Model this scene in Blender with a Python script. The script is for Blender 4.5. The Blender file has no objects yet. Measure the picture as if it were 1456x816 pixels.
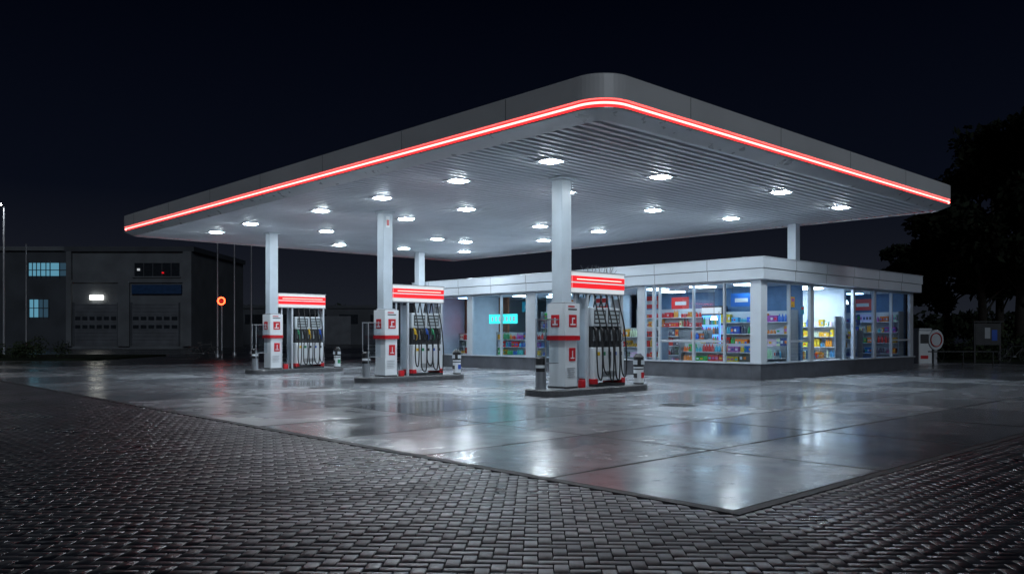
import bpy, math, random
import numpy as np
from mathutils import Vector, Matrix
random.seed(7); rng=np.random.default_rng(7)
scene=bpy.context.scene
RZ=math.radians(-43.2)
H=1.3
def at(l,d,z=0.0):
    return (0.7293*l+0.6842*d, -0.6843*l+0.7292*d, z)

# ------------------------------------------------------------------ materials
def nt(name):
    m=bpy.data.materials.new(name); m.use_nodes=True
    t=m.node_tree
    return m,t,t.nodes['Principled BSDF']
def N(t,typ,**kw):
    n=t.nodes.new(typ)
    for k,v in kw.items(): setattr(n,k,v)
    return n
def L(t,a,b): t.links.new(a,b)
def mat(name,col,rough=0.5,metal=0.0,var=0.12,scale=4.0,bump=0.0,bscale=40.0,coat=0.0,rvar=0.1,spec=0.5):
    m,t,p=nt(name)
    tc=N(t,'ShaderNodeTexCoord'); no=N(t,'ShaderNodeTexNoise'); no.inputs['Scale'].default_value=scale; no.inputs['Detail'].default_value=6
    L(t,tc.outputs['Object'],no.inputs['Vector'])
    r=N(t,'ShaderNodeValToRGB')
    r.color_ramp.elements[0].position=.3; r.color_ramp.elements[1].position=.7
    r.color_ramp.elements[0].color=tuple(c*(1-var) for c in col)+(1,)
    r.color_ramp.elements[1].color=tuple(min(1,c*(1+var)) for c in col)+(1,)
    L(t,no.outputs['Fac'],r.inputs['Fac']); L(t,r.outputs['Color'],p.inputs['Base Color'])
    mr=N(t,'ShaderNodeMapRange'); mr.inputs['To Min'].default_value=max(0,rough-rvar); mr.inputs['To Max'].default_value=min(1,rough+rvar)
    L(t,no.outputs['Fac'],mr.inputs['Value']); L(t,mr.outputs['Result'],p.inputs['Roughness'])
    p.inputs['Metallic'].default_value=metal
    p.inputs['Coat Weight'].default_value=coat
    p.inputs['Specular IOR Level'].default_value=spec
    if bump>0:
        n2=N(t,'ShaderNodeTexNoise'); n2.inputs['Scale'].default_value=bscale; n2.inputs['Detail'].default_value=5
        L(t,tc.outputs['Object'],n2.inputs['Vector'])
        b=N(t,'ShaderNodeBump'); b.inputs['Strength'].default_value=bump; b.inputs['Distance'].default_value=.01
        L(t,n2.outputs['Fac'],b.inputs['Height']); L(t,b.outputs['Normal'],p.inputs['Normal'])
    return m
def emis(name,col,s):
    m,t,p=nt(name)
    p.inputs['Base Color'].default_value=tuple(min(.8,c)*.45 for c in col)+(1,)
    p.inputs['Emission Color'].default_value=tuple(col)+(1,)
    p.inputs['Emission Strength'].default_value=s
    return m
def glass(name,tint=(.9,.95,1),refl=1.0,rough=.02):
    m,t,p=nt(name)
    t.nodes.remove(p)
    o=t.nodes['Material Output']
    tr=N(t,'ShaderNodeBsdfTransparent'); tr.inputs['Color'].default_value=tint+(1,)
    gl=N(t,'ShaderNodeBsdfGlossy'); gl.inputs['Roughness'].default_value=rough
    lw=N(t,'ShaderNodeLayerWeight'); lw.inputs['Blend'].default_value=.5
    pw=N(t,'ShaderNodeMath',operation='POWER'); pw.inputs[1].default_value=4.0
    ma=N(t,'ShaderNodeMath',operation='MULTIPLY_ADD'); ma.inputs[1].default_value=.85*refl; ma.inputs[2].default_value=.07*refl
    mx=N(t,'ShaderNodeMixShader')
    L(t,lw.outputs['Facing'],pw.inputs[0]); L(t,pw.outputs[0],ma.inputs[0]); L(t,ma.outputs[0],mx.inputs[0]); L(t,tr.outputs[0],mx.inputs[1]); L(t,gl.outputs[0],mx.inputs[2])
    L(t,mx.outputs[0],o.inputs['Surface'])
    return m

M={}
M['white']=mat('white_enamel',(.66,.69,.72),.35,var=.06,scale=2,rvar=.12)
M['white_d']=mat('weathered_white_paint',(.5,.54,.58),.42,var=.1,scale=1.2)
M['column']=mat('column_paint',(.48,.54,.6),.4,var=.1,scale=1.5)
M['red']=mat('red_paint',(.5,.01,.018),.35,var=.1)
M['black']=mat('black_rubber',(.012,.012,.014),.45,var=.2)
M['dark']=mat('dark_plastic',(.03,.032,.036),.4,var=.2)
M['grey']=mat('grey_metal',(.35,.37,.4),.35,metal=.6,var=.1)
M['frame']=mat('aluminium_frame',(.56,.6,.65),.35,metal=.35,var=.06,scale=2)
M['slat']=mat('ceiling_slat_enamel',(.68,.72,.77),.4,var=.1,scale=.7,metal=.15)
M['slatback']=mat('ceiling_void',(.012,.013,.017),.9)
M['fascia']=mat('fascia_panel',(.74,.74,.75),.45,var=.08,scale=.4,metal=.05)
M['fascia_lip']=mat('fascia_lip',(.6,.61,.63),.3,var=.05,metal=.3)
M['shopfascia']=mat('shop_fascia_panel',(.62,.67,.73),.4,var=.1,scale=.6,metal=.1)
M['plinth']=mat('plinth_stone',(.085,.09,.105),.35,var=.25,scale=3,bump=.3)
M['kerb']=mat('granite_kerb',(.07,.072,.078),.32,var=.35,scale=20,bump=.5,bscale=60)
M['edge']=mat('edge_strip_concrete',(.05,.052,.058),.6,var=.35,scale=6,bump=.5,bscale=50,spec=.3)
M['islandtop']=mat('island_concrete',(.22,.23,.25),.3,var=.2,scale=5,bump=.3)
M['floor']=mat('shop_floor_tile',(.4,.4,.42),.25,var=.1)
M['wallin']=mat('shop_inner_wall',(.56,.64,.72),.6,var=.05)
M['wallblue']=mat('shop_inner_wall_blue',(.1,.2,.36),.5,var=.15)
M['wallbrown']=mat('shop_inner_wall_brown',(.18,.07,.035),.6,var=.3)
M['tar']=mat('roof_felt',(.05,.05,.055),.8,var=.3,bump=.3)
M['lamp']=emis('lamp_lens',(.8,.92,1),215)
M['lampdim']=emis('lamp_lens_dim',(.95,.95,.85),5)
M['redglow']=emis('red_channel_glow',(1,.01,.014),2.3)
M['redtube']=emis('neon_tube',(1,.17,.15),7)
M['redsign']=emis('red_sign_face',(1,.012,.02),.75)
M['whitesign']=emis('white_sign_face',(.9,.95,1),.5)
M['cyanwin']=emis('lit_window',(.22,.62,.85),.4)
M['dimwin']=emis('faint_window',(.2,.45,.65),.07)
M['teal']=emis('teal_sign',(.04,.8,.8),1.3)
M['ceil']=emis('shop_ceiling_panel',(.62,.84,1),17)
M['ceilb']=emis('bright_room_panel',(.78,.9,1),30)
M['ceild']=emis('dim_room_panel',(.36,.62,1),8)
M['warm']=emis('warm_light',(1,.34,.1),1.3)
M['orange']=emis('orange_beacon',(1,.05,.015),11)
M['streetl']=emis('street_lamp_lens',(.95,.97,1),120)
M['screen']=emis('price_display',(.55,.65,.7),.1)
M['bluescreen']=emis('blue_screen',(.12,.4,.95),1.8)
M['spot']=emis('pendant_reflection_white',(.7,.9,1),9)
M['glass']=glass('window_glass',(.9,.96,1.0),1.0,.01)
M['glassclear']=glass('clear_panel',(.8,.86,.9),1.3,.05)
M['darkglass']=mat('dark_window',(.02,.024,.03),.12,var=.2)
M['render']=mat('facade_render',(.115,.125,.14),.7,var=.25,scale=.5,bump=.2,bscale=20)
M['render2']=mat('facade_dark_cladding',(.055,.062,.075),.6,var=.25,scale=.5)
M['shutter']=mat('roller_shutter',(.13,.14,.16),.5,var=.2,scale=1,metal=.3)
M['blueband']=mat('blue_band',(.015,.05,.13),.4,var=.2)
M['bark']=mat('bark',(.03,.027,.024),.9,var=.3,bump=.6,spec=.1)
M['leaf']=mat('leaves',(.04,.055,.03),.8,var=.6,scale=.8,spec=.1)
M['leafd']=mat('leaves_dark',(.018,.024,.016),.9,var=.6,scale=.8,spec=.05)
M['bluep']=mat('blue_plastic',(.02,.08,.4),.35)
M['greenp']=mat('green_plastic',(.02,.22,.1),.35)
M['yellowp']=mat('yellow_plastic',(.6,.38,.02),.35)
M['redp']=mat('red_plastic',(.45,.02,.02),.35)

m,t,p=nt('packaging'); a=N(t,'ShaderNodeAttribute'); a.attribute_name='pcol'
L(t,a.outputs['Color'],p.inputs['Base Color']); p.inputs['Roughness'].default_value=.35; M['goods']=m

# wet bricks
m,t,p=nt('wet_paver_brick')
a=N(t,'ShaderNodeAttribute'); a.attribute_name='tone'
geo=N(t,'ShaderNodeNewGeometry')
n1=N(t,'ShaderNodeTexNoise'); n1.inputs['Scale'].default_value=.5; n1.inputs['Detail'].default_value=6; L(t,geo.outputs['Position'],n1.inputs['Vector'])
n2=N(t,'ShaderNodeTexNoise'); n2.inputs['Scale'].default_value=90; n2.inputs['Detail'].default_value=4; L(t,geo.outputs['Position'],n2.inputs['Vector'])
n3=N(t,'ShaderNodeTexNoise'); n3.inputs['Scale'].default_value=16; n3.inputs['Detail'].default_value=4; L(t,geo.outputs['Position'],n3.inputs['Vector'])
cr=N(t,'ShaderNodeValToRGB'); cr.color_ramp.elements[0].color=(.024,.027,.038,1); cr.color_ramp.elements[1].color=(.085,.088,.105,1)
L(t,a.outputs['Fac'],cr.inputs['Fac'])
mx=N(t,'ShaderNodeMix',data_type='RGBA',blend_type='MULTIPLY'); mx.inputs['Factor'].default_value=.5
L(t,cr.outputs['Color'],mx.inputs['A']); L(t,n3.outputs['Fac'],mx.inputs['B']); L(t,mx.outputs['Result'],p.inputs['Base Color'])
rr_=N(t,'ShaderNodeMapRange'); rr_.inputs['From Min'].default_value=.3; rr_.inputs['From Max'].default_value=.7; rr_.inputs['To Min'].default_value=.2; rr_.inputs['To Max'].default_value=.5
L(t,n1.outputs['Fac'],rr_.inputs['Value'])
tv=N(t,'ShaderNodeMath',operation='MULTIPLY_ADD'); tv.inputs[1].default_value=.12; L(t,a.outputs['Fac'],tv.inputs[0]); L(t,rr_.outputs['Result'],tv.inputs[2]); L(t,tv.outputs[0],p.inputs['Roughness']); p.inputs['Specular IOR Level'].default_value=.36
ad=N(t,'ShaderNodeMath',operation='MULTIPLY_ADD'); ad.inputs[1].default_value=3.0; L(t,n3.outputs['Fac'],ad.inputs[0]); L(t,n2.outputs['Fac'],ad.inputs[2])
b=N(t,'ShaderNodeBump'); b.inputs['Strength'].default_value=.4; b.inputs['Distance'].default_value=.002
L(t,ad.outputs[0],b.inputs['Height']); L(t,b.outputs['Normal'],p.inputs['Normal']); M['brick']=m

# ground beyond pavers
m,t,p=nt('wet_asphalt_ground')
geo=N(t,'ShaderNodeNewGeometry')
n1=N(t,'ShaderNodeTexNoise'); n1.inputs['Scale'].default_value=.15; n1.inputs['Detail'].default_value=8; L(t,geo.outputs['Position'],n1.inputs['Vector'])
n2=N(t,'ShaderNodeTexNoise'); n2.inputs['Scale'].default_value=12; n2.inputs['Detail'].default_value=8; L(t,geo.outputs['Position'],n2.inputs['Vector'])
cr=N(t,'ShaderNodeValToRGB'); cr.color_ramp.elements[0].color=(.02,.021,.025,1); cr.color_ramp.elements[1].color=(.06,.062,.068,1); L(t,n2.outputs['Fac'],cr.inputs['Fac']); L(t,cr.outputs['Color'],p.inputs['Base Color'])
rr_=N(t,'ShaderNodeMapRange'); rr_.inputs['From Min'].default_value=.35; rr_.inputs['From Max'].default_value=.65; rr_.inputs['To Min'].default_value=.14; rr_.inputs['To Max'].default_value=.4
L(t,n1.outputs['Fac'],rr_.inputs['Value']); L(t,rr_.outputs['Result'],p.inputs['Roughness'])
b=N(t,'ShaderNodeBump'); b.inputs['Strength'].default_value=.35; b.inputs['Distance'].default_value=.005; L(t,n2.outputs['Fac'],b.inputs['Height']); L(t,b.outputs['Normal'],p.inputs['Normal']); M['ground']=m

# wet concrete slabs
m,t,p=nt('wet_concrete_slabs')
tc=N(t,'ShaderNodeTexCoord'); br=N(t,'ShaderNodeTexBrick',offset=0.0,squash=1.0)
mp=N(t,'ShaderNodeMapping'); mp.inputs['Location'].default_value=(-5.32,-3.28,0); L(t,tc.outputs['Object'],mp.inputs['Vector']); L(t,mp.outputs['Vector'],br.inputs['Vector'])
br.inputs['Scale'].default_value=1; br.inputs['Brick Width'].default_value=2.6; br.inputs['Row Height'].default_value=1.9; br.inputs['Mortar Size'].default_value=.03; br.inputs['Mortar Smooth'].default_value=.2
br.inputs['Color1'].default_value=(.17,.18,.2,1); br.inputs['Color2'].default_value=(.42,.435,.46,1); br.inputs['Mortar'].default_value=(.02,.02,.024,1)
n1=N(t,'ShaderNodeTexNoise'); n1.inputs['Scale'].default_value=.28; n1.inputs['Detail'].default_value=4; n1.inputs['Roughness'].default_value=.5; L(t,tc.outputs['Object'],n1.inputs['Vector'])
n2=N(t,'ShaderNodeTexNoise'); n2.inputs['Scale'].default_value=1.7; n2.inputs['Detail'].default_value=9; n2.inputs['Roughness'].default_value=.62; L(t,tc.outputs['Object'],n2.inputs['Vector'])
n3=N(t,'ShaderNodeTexNoise'); n3.inputs['Scale'].default_value=55; n3.inputs['Detail'].default_value=5; L(t,tc.outputs['Object'],n3.inputs['Vector'])
st=N(t,'ShaderNodeValToRGB'); st.color_ramp.elements[0].position=.3; st.color_ramp.elements[0].color=(.5,.5,.53,1); st.color_ramp.elements[1].position=.68; st.color_ramp.elements[1].color=(1.15,1.15,1.15,1)
L(t,n2.outputs['Fac'],st.inputs['Fac'])
mx=N(t,'ShaderNodeMix',data_type='RGBA',blend_type='MULTIPLY'); mx.inputs['Factor'].default_value=.8; L(t,br.outputs['Color'],mx.inputs['A']); L(t,st.outputs['Color'],mx.inputs['B'])
L(t,mx.outputs['Result'],p.inputs['Base Color'])
rr_=N(t,'ShaderNodeMapRange',interpolation_type='SMOOTHSTEP'); rr_.inputs['From Min'].default_value=.36; rr_.inputs['From Max'].default_value=.66; rr_.inputs['To Min'].default_value=.0; rr_.inputs['To Max'].default_value=.14
L(t,n1.outputs['Fac'],rr_.inputs['Value'])
bw=N(t,'ShaderNodeRGBToBW'); L(t,br.outputs['Color'],bw.inputs[0])
ad0=N(t,'ShaderNodeMath',operation='MULTIPLY_ADD'); ad0.inputs[1].default_value=.28; L(t,bw.outputs[0],ad0.inputs[0]); L(t,rr_.outputs['Result'],ad0.inputs[2])
ad=N(t,'ShaderNodeMath',operation='MULTIPLY_ADD'); ad.inputs[1].default_value=.13; L(t,n2.outputs['Fac'],ad.inputs[0]); L(t,ad0.outputs[0],ad.inputs[2])
ad2=N(t,'ShaderNodeMath',operation='MULTIPLY_ADD'); ad2.inputs[1].default_value=.5; L(t,br.outputs['Fac'],ad2.inputs[0]); L(t,ad.outputs[0],ad2.inputs[2]); L(t,ad2.outputs[0],p.inputs['Roughness'])
sm_=N(t,'ShaderNodeMath',operation='MULTIPLY_ADD'); sm_.inputs[1].default_value=-.42; sm_.inputs[2].default_value=.5; L(t,br.outputs['Fac'],sm_.inputs[0]); L(t,sm_.outputs[0],p.inputs['Specular IOR Level'])
b1=N(t,'ShaderNodeBump'); b1.inputs['Strength'].default_value=.22; b1.inputs['Distance'].default_value=.02; L(t,n2.outputs['Fac'],b1.inputs['Height'])
b2=N(t,'ShaderNodeBump'); b2.inputs['Strength'].default_value=.2; b2.inputs['Distance'].default_value=.002; L(t,n3.outputs['Fac'],b2.inputs['Height']); L(t,b1.outputs['Normal'],b2.inputs['Normal'])
b3=N(t,'ShaderNodeBump',invert=True); b3.inputs['Strength'].default_value=.7; b3.inputs['Distance'].default_value=.008; L(t,br.outputs['Fac'],b3.inputs['Height']); L(t,b2.outputs['Normal'],b3.inputs['Normal'])
L(t,b3.outputs['Normal'],p.inputs['Normal']); M['slab']=m

# ------------------------------------------------------------------ mesh builder
class MB:
    def __init__(s): s.v=[];s.f=[];s.m=[];s.c=[];s.s=[];s.mats=[]
    def mi(s,k):
        if k not in s.mats: s.mats.append(k)
        return s.mats.index(k)
    def add(s,vs,fs,k,c=(1,1,1),sm=False):
        o=len(s.v); s.v+=[tuple(v) for v in vs]; i=s.mi(k)
        for f in fs: s.f.append(tuple(o+j for j in f)); s.m.append(i); s.c.append(c); s.s.append(sm)
    def box(s,x0,x1,y0,y1,z0,z1,k,c=(1,1,1)):
        s.add([(x0,y0,z0),(x1,y0,z0),(x1,y1,z0),(x0,y1,z0),(x0,y0,z1),(x1,y0,z1),(x1,y1,z1),(x0,y1,z1)],
              [(0,3,2,1),(4,5,6,7),(0,1,5,4),(1,2,6,5),(2,3,7,6),(3,0,4,7)],k,c)
    def cyl(s,cx,cy,z0,z1,r0,r1,k,n=20,sm=True):
        vs=[];fs=[]
        for z,r in((z0,r0),(z1,r1)):
            for i in range(n):
                a=2*math.pi*i/n; vs.append((cx+r*math.cos(a),cy+r*math.sin(a),z))
        s.add(vs,[(i,(i+1)%n,n+(i+1)%n,n+i) for i in range(n)],k,sm=sm)
        s.add(vs,[tuple(range(n))[::-1],tuple(range(n,2*n))],k)
    def tube(s,pts,r,k,n=8,closed=False):
        P=[Vector(p) for p in pts]; m=len(P)
        rs=r if isinstance(r,(list,tuple)) else [r]*m
        vs=[];up=None
        for i in range(m):
            if closed: tdir=P[(i+1)%m]-P[i-1]
            else: tdir=P[min(i+1,m-1)]-P[max(i-1,0)]
            tdir.normalize()
            if up is None:
                up=Vector((0,0,1)) if abs(tdir.z)<.9 else Vector((1,0,0))
            u=(up-tdir*up.dot(tdir)).normalized(); w=tdir.cross(u); up=u
            for j in range(n):
                a=2*math.pi*j/n; vs.append(P[i]+(u*math.cos(a)+w*math.sin(a))*rs[i])
        fs=[]
        for i in range(m if closed else m-1):
            i2=(i+1)%m
            for j in range(n): fs.append((i*n+j,i*n+(j+1)%n,i2*n+(j+1)%n,i2*n+j))
        s.add(vs,fs,k,sm=True)
        if not closed: s.add(vs,[tuple(range(n))[::-1],tuple(range((m-1)*n,m*n))],k)
    def build(s,name,parent=None,bevel=0,loc=None,rot=None):
        me=bpy.data.meshes.new(name); me.from_pydata(s.v,[],s.f); me.update()
        for k in s.mats: me.materials.append(M[k])
        me.polygons.foreach_set('material_index',s.m); me.polygons.foreach_set('use_smooth',s.s)
        if 'goods' in s.mats:
            at_=me.attributes.new('pcol','FLOAT_COLOR','FACE')
            at_.data.foreach_set('color',np.array([list(c)+[1] for c in s.c],dtype=np.float32).ravel())
        o=bpy.data.objects.new(name,me); scene.collection.objects.link(o)
        if parent: o.parent=parent
        if loc: o.location=loc
        if rot is not None: o.rotation_euler=(0,0,rot)
        if bevel:
            b=o.modifiers.new('bevel','BEVEL'); b.width=bevel; b.segments=2; b.limit_method='ANGLE'
        return o
def empty(name,loc=(0,0,0),rot=0):
    e=bpy.data.objects.new(name,None); e.location=loc; e.rotation_euler=(0,0,rot); scene.collection.objects.link(e); e.empty_display_size=.3; return e
def smooth(pts,n=8):
    P=[Vector(p) for p in pts]; out=[]
    for i in range(len(P)-1):
        a=P[max(i-1,0)];b=P[i];c=P[i+1];d=P[min(i+2,len(P)-1)]
        for j in range(n):
            u=j/n; out.append(.5*((2*b)+(c-a)*u+(2*a-5*b+4*c-d)*u*u+(3*b-a-3*c+d)*u**3))
    out.append(P[-1]); return out

# ------------------------------------------------------------------ ground
g=MB(); g.add([(-600,-600,-.03),(900,-600,-.03),(900,900,-.03),(-600,900,-.03)],[(0,1,2,3)],'ground'); g.build('ground')
SX0,SX1,SY0,SY1=5.32,40,3.28,36
s_=MB(); s_.add([(SX0,SY0,.004),(SX1,SY0,.004),(SX1,SY1,.004),(SX0,SY1,.004)],[(0,1,2,3)],'slab'); s_.build('concrete_forecourt')
e=MB(); e.box(SX0-.09,SX0,SY0-.09,SY1,-.05,.006,'edge'); e.box(SX0,SX1,SY0-.09,SY0,-.05,.006,'edge'); e.build('forecourt_edge_kerb')

def pavers():
    w=.088; ang=math.radians(45+90); ca,sa=math.cos(ang),math.sin(ang)
    R=370
    I,J=np.meshgrid(np.arange(-R,R),np.arange(-R,R),indexing='ij'); I=I.ravel();J=J.ravel()
    mth=(I-J)%4
    hb=mth==0; vb=mth==3
    cx=np.concatenate([I[hb]+1.0,I[vb]+.5]); cy=np.concatenate([J[hb]+.5,J[vb]+1.0])
    hx=np.concatenate([np.full(hb.sum(),1.0),np.full(vb.sum(),.5)]); hy=np.concatenate([np.full(hb.sum(),.5),np.full(vb.sum(),1.0)])
    cx=cx*w;cy=cy*w;hx=hx*w-.0025;hy=hy*w-.0025
    X=ca*cx-sa*cy; Y=sa*cx+ca*cy
    l=.7293*X-.6843*Y; d=.6842*X+.7292*Y
    keep=(d>1.2)&(d<30)&(np.abs(l)<.78*d+2)&((X<SX0-.08)|(Y<SY0-.08))
    cx,cy,hx,hy=cx[keep],cy[keep],hx[keep],hy[keep]; n=len(cx)
    bv=.004
    sx=np.array([-1,1,1,-1]);sy=np.array([-1,-1,1,1])
    V=np.zeros((n,12,3))
    tx=rng.normal(0,.007,n);ty=rng.normal(0,.007,n);z0=rng.normal(0,.0007,n)
    X0=ca*cx-sa*cy; Y0=sa*cx+ca*cy
    z0=z0+.002*np.sin(X0*.9+1.1*np.sin(Y0*.6))*np.sin(Y0*.8)
    z0=np.minimum(z0,.002)
    for k in range(4):
        ox=sx[k]*(hx-bv);oy=sy[k]*(hy-bv)
        V[:,k]=np.stack([cx+ox,cy+oy,z0+tx*ox+ty*oy],1)
        ox=sx[k]*hx;oy=sy[k]*hy
        V[:,4+k]=np.stack([cx+ox,cy+oy,z0+tx*ox+ty*oy-.004],1)
        V[:,8+k]=np.stack([cx+ox,cy+oy,np.full(n,-.028)],1)
    Vx=ca*V[...,0]-sa*V[...,1]; Vy=sa*V[...,0]+ca*V[...,1]; V[...,0]=Vx;V[...,1]=Vy
    fl=[(0,1,2,3)]+[(4+k,4+(k+1)%4,(k+1)%4,k) for k in range(4)]+[(8+k,8+(k+1)%4,4+(k+1)%4,4+k) for k in range(4)]
    F=(np.array(fl)[None]+(np.arange(n)*12)[:,None,None]).reshape(-1,4)
    me=bpy.data.meshes.new('brick_paving'); me.vertices.add(n*12); me.vertices.foreach_set('co',V.ravel().astype(np.float32))
    nf=len(F); me.loops.add(nf*4); me.loops.foreach_set('vertex_index',F.ravel().astype(np.int32))
    me.polygons.add(nf); me.polygons.foreach_set('loop_start',np.arange(0,nf*4,4,dtype=np.int32))
    me.update(calc_edges=True); me.validate()
    a=me.attributes.new('tone','FLOAT','FACE'); a.data.foreach_set('value',np.repeat(rng.random(n),9).astype(np.float32))
    me.materials.append(M['brick'])
    o=bpy.data.objects.new('brick_paving',me); scene.collection.objects.link(o)
pavers()

def manhole(x,y,r=.33):
    b=MB(); b.cyl(x,y,.002,.012,r,r-.005,'kerb',32)
    for i in range(-3,4):
        h=math.sqrt(max(0,(r-.05)**2-(i*.08)**2)); b.box(x-h,x+h,y+i*.08-.015,y+i*.08+.015,.0125,.017,'dark')
    b.build('manhole_cover')
manhole(10.2,17.6); manhole(12.5,8.9)

# ------------------------------------------------------------------ canopy
UZ=4.65
def rr(x0,x1,y0,y1,r,n=12):
    pts=[]
    for cx,cy,a0 in((x1-r,y0+r,-90),(x1-r,y1-r,0),(x0+r,y1-r,90),(x0+r,y0+r,180)):
        for i in range(n+1):
            a=math.radians(a0+90*i/n); pts.append((cx+r*math.cos(a),cy+r*math.sin(a)))
    return pts
CX0,CX1,CY0,CY1,CR=9.45,24.1,8.02,29.6,.55
def ring(ins): return rr(CX0+ins,CX1-ins,CY0+ins,CY1-ins,max(.05,CR-ins))
def loft(mb,prof,keys):
    n=len(ring(0)); vs=[]
    for ins,z in prof:
        vs+=[(x,y,z) for x,y in ring(ins)]
    for i,k in enumerate(keys):
        fs=[(i*n+j,i*n+(j+1)%n,(i+1)*n+(j+1)%n,(i+1)*n+j) for j in range(n)]
        mb.add(vs,fs,k,sm=False)
canopy=empty('petrol_station_canopy',((CX0+CX1)/2,(CY0+CY1)/2,0))
CL=Vector(canopy.location)
def cchild(mb,name,**kw):
    o=mb.build(name,**kw); o.parent=canopy; o.location=-CL; return o
b=MB()
loft(b,[(.32,UZ),(.30,UZ-.025),(.02,4.735),(0,4.745),(0,4.765),(.10,4.77)],['fascia_lip']*5)
loft(b,[(.10,4.895),(0,4.90),(0,5.27),(.03,5.29),(.25,5.29),(.25,5.22)],['fascia']*5)
loft(b,[(.07,4.77),(.07,4.895)],['redglow'])  # recess strip emits red to stand in for the tube's halo
cchild(b,'fascia')
b=MB()
rg=ring(.03); b.tube([(x,y,4.835) for x,y in rg],.019,'redtube',8,closed=True)
cchild(b,'neon_tube')
b=MB()
for y in np.arange(CY0+2.2,CY1-1.2,3.0): b.box(CX0-.003,CX0+.01,y-.004,y+.004,4.905,5.265,'dark')
for x in np.arange(CX0+2.2,CX1-1.2,3.0): b.box(x-.004,x+.004,CY0-.003,CY0+.01,4.905,5.265,'dark')
cchild(b,'fascia_joints')
b=MB(); rg=ring(.25); b.add([(x,y,5.22) for x,y in rg],[tuple(range(len(rg)))],'tar')
rg=ring(.28); b.add([(x,y,UZ+.07) for x,y in rg],[tuple(range(len(rg)))[::-1]],'slatback'); cchild(b,'roof_deck')
b=MB(); ix0,ix1,iy0,iy1,ir=CX0+.32,CX1-.32,CY0+.32,CY1-.32,CR-.32
y=iy0+.09
while y<iy1-.08:
    dy=max(0,iy0+ir-y,y-(iy1-ir)); sh=ir-math.sqrt(max(0,ir*ir-dy*dy)); xa,xb=ix0+sh+.01,ix1-sh-.01
    zz=UZ+random.uniform(-.003,.003)
    vs=[]
    for x in(xa,xb): vs+=[(x,y-.078,zz+.05),(x,y-.05,zz),(x,y+.05,zz),(x,y+.078,zz+.05)]
    b.add(vs,[(0,1,5,4),(1,2,6,5),(2,3,7,6),(0,3,2,1),(4,5,6,7)],'slat')
    y+=.22
cchild(b,'ceiling_slats')
lamps=[(11.45,11.1),(11.45,13.9),(11.5,16.9),(11.5,19.8),(11.3,23.6),(11.4,26.3),
 (14.3,10.6),(14.2,13.3),(14.2,16.9),(14.1,19.5),(13.9,23.6),(16.4,26.9),
 (17.9,9.8),(18.0,13.6),(18.1,18.0),(17.9,22.9),
 (21.2,9.9),(20.9,13.0),(20.4,17.6),(20.9,20.6),(19.2,22.9),(21.4,25.6),(18.9,26.3)]
b=MB(); 
for x,y in lamps:
    s=.24; b.box(x-s,x+s,y-s,y+s,UZ-.015,UZ+.03,'white')
    s=.155;q=.135
    vs=[(x-s,y-s,UZ-.016),(x+s,y-s,UZ-.016),(x+s,y+s,UZ-.016),(x-s,y+s,UZ-.016),(x-q,y-q,UZ-.032),(x+q,y-q,UZ-.032),(x+q,y+q,UZ-.032),(x-q,y+q,UZ-.032)]
    b.add(vs,[(4,7,6,5),(0,4,5,1),(1,5,6,2),(2,6,7,3),(3,7,4,0)],'lamp')
cchild(b,'ceiling_lamps')
BC=[12.15,18.78,25.34]; AC=12.87
b=MB()
for yb in BC: b.box(AC-.15,AC+.15,yb-.15,yb+.15,.15,UZ-.001,'column'); b.box(AC-.2,AC+.2,yb-.2,yb+.2,UZ-.06,UZ-.003,'column')
b.box(20.2,20.5,27.05,27.35,0.004,UZ-.001,'column')
b.box(23.35,23.62,12.3,12.57,3.46,UZ-.001,'column')
cchild(b,'columns',bevel=.012)
b=MB()
b.box(AC-.07,AC+.05,BC[1]-.156,BC[1]-.151,4.2,4.5,'white'); b.box(AC-.05,AC+.03,BC[1]-.16,BC[1]-.157,4.25,4.4,'red'); cchild(b,'column_label')

# ------------------------------------------------------------------ pump islands
def island(yb):
    b=MB(); x0,x1,y0,y1=12.05,15.45,yb-.47,yb+.47
    def lay(prof,k):
        n=None;vs=[]
        for ins,z in prof:
            p=rr(x0+ins,x1-ins,y0+ins,y1-ins,.3-ins,8); n=len(p); vs+=[(x,y,z) for x,y in p]
        for i in range(len(prof)-1): b.add(vs,[(i*n+j,i*n+(j+1)%n,(i+1)*n+(j+1)%n,(i+1)*n+j) for j in range(n)],k)
        return vs[-n:]
    top=lay([(0,.0),(0,.125),(.02,.15),(.14,.15)],'kerb')
    b.add(top,[tuple(range(len(top)))],'islandtop')
    b.build('pump_island')
def bollard(x,y):
    e=empty('bollard',(x,y,.15)); b=MB()
    b.cyl(0,0,0,.02,.13,.13,'grey'); b.cyl(0,0,.02,.36,.105,.105,'grey'); b.build('post',e)
    b=MB(); b.cyl(0,0,.36,.64,.112,.112,'black'); b.cyl(0,0,.64,.68,.112,.07,'black'); b.cyl(0,0,.44,.50,.1135,.1135,'white'); b.build('cap',e)
def bin_(x,y,k):
    e=empty('waste_bin',(x,y,.15)); b=MB()
    b.cyl(0,0,0,.03,.12,.12,'dark'); b.cyl(0,0,.03,.4,.115,.115,'white'); b.cyl(0,0,.4,.62,.12,.12,'black'); b.cyl(0,0,.62,.7,.125,.06,'black')
    b.cyl(0,0,.33,.36,.117,.117,'dark')
    b.build('drum',e)
    b=MB(); b.box(-.05,.05,-.122,-.116,.14,.27,k); b.box(-.06,.06,-.127,-.12,.45,.55,'white_d'); b.build('label',e)
    b=MB(); b.box(-.122,-.116,-.05,.05,.14,.25,'dark'); b.box(-.127,-.12,-.06,.06,.45,.55,'white_d'); b.build('side_label',e)

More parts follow.
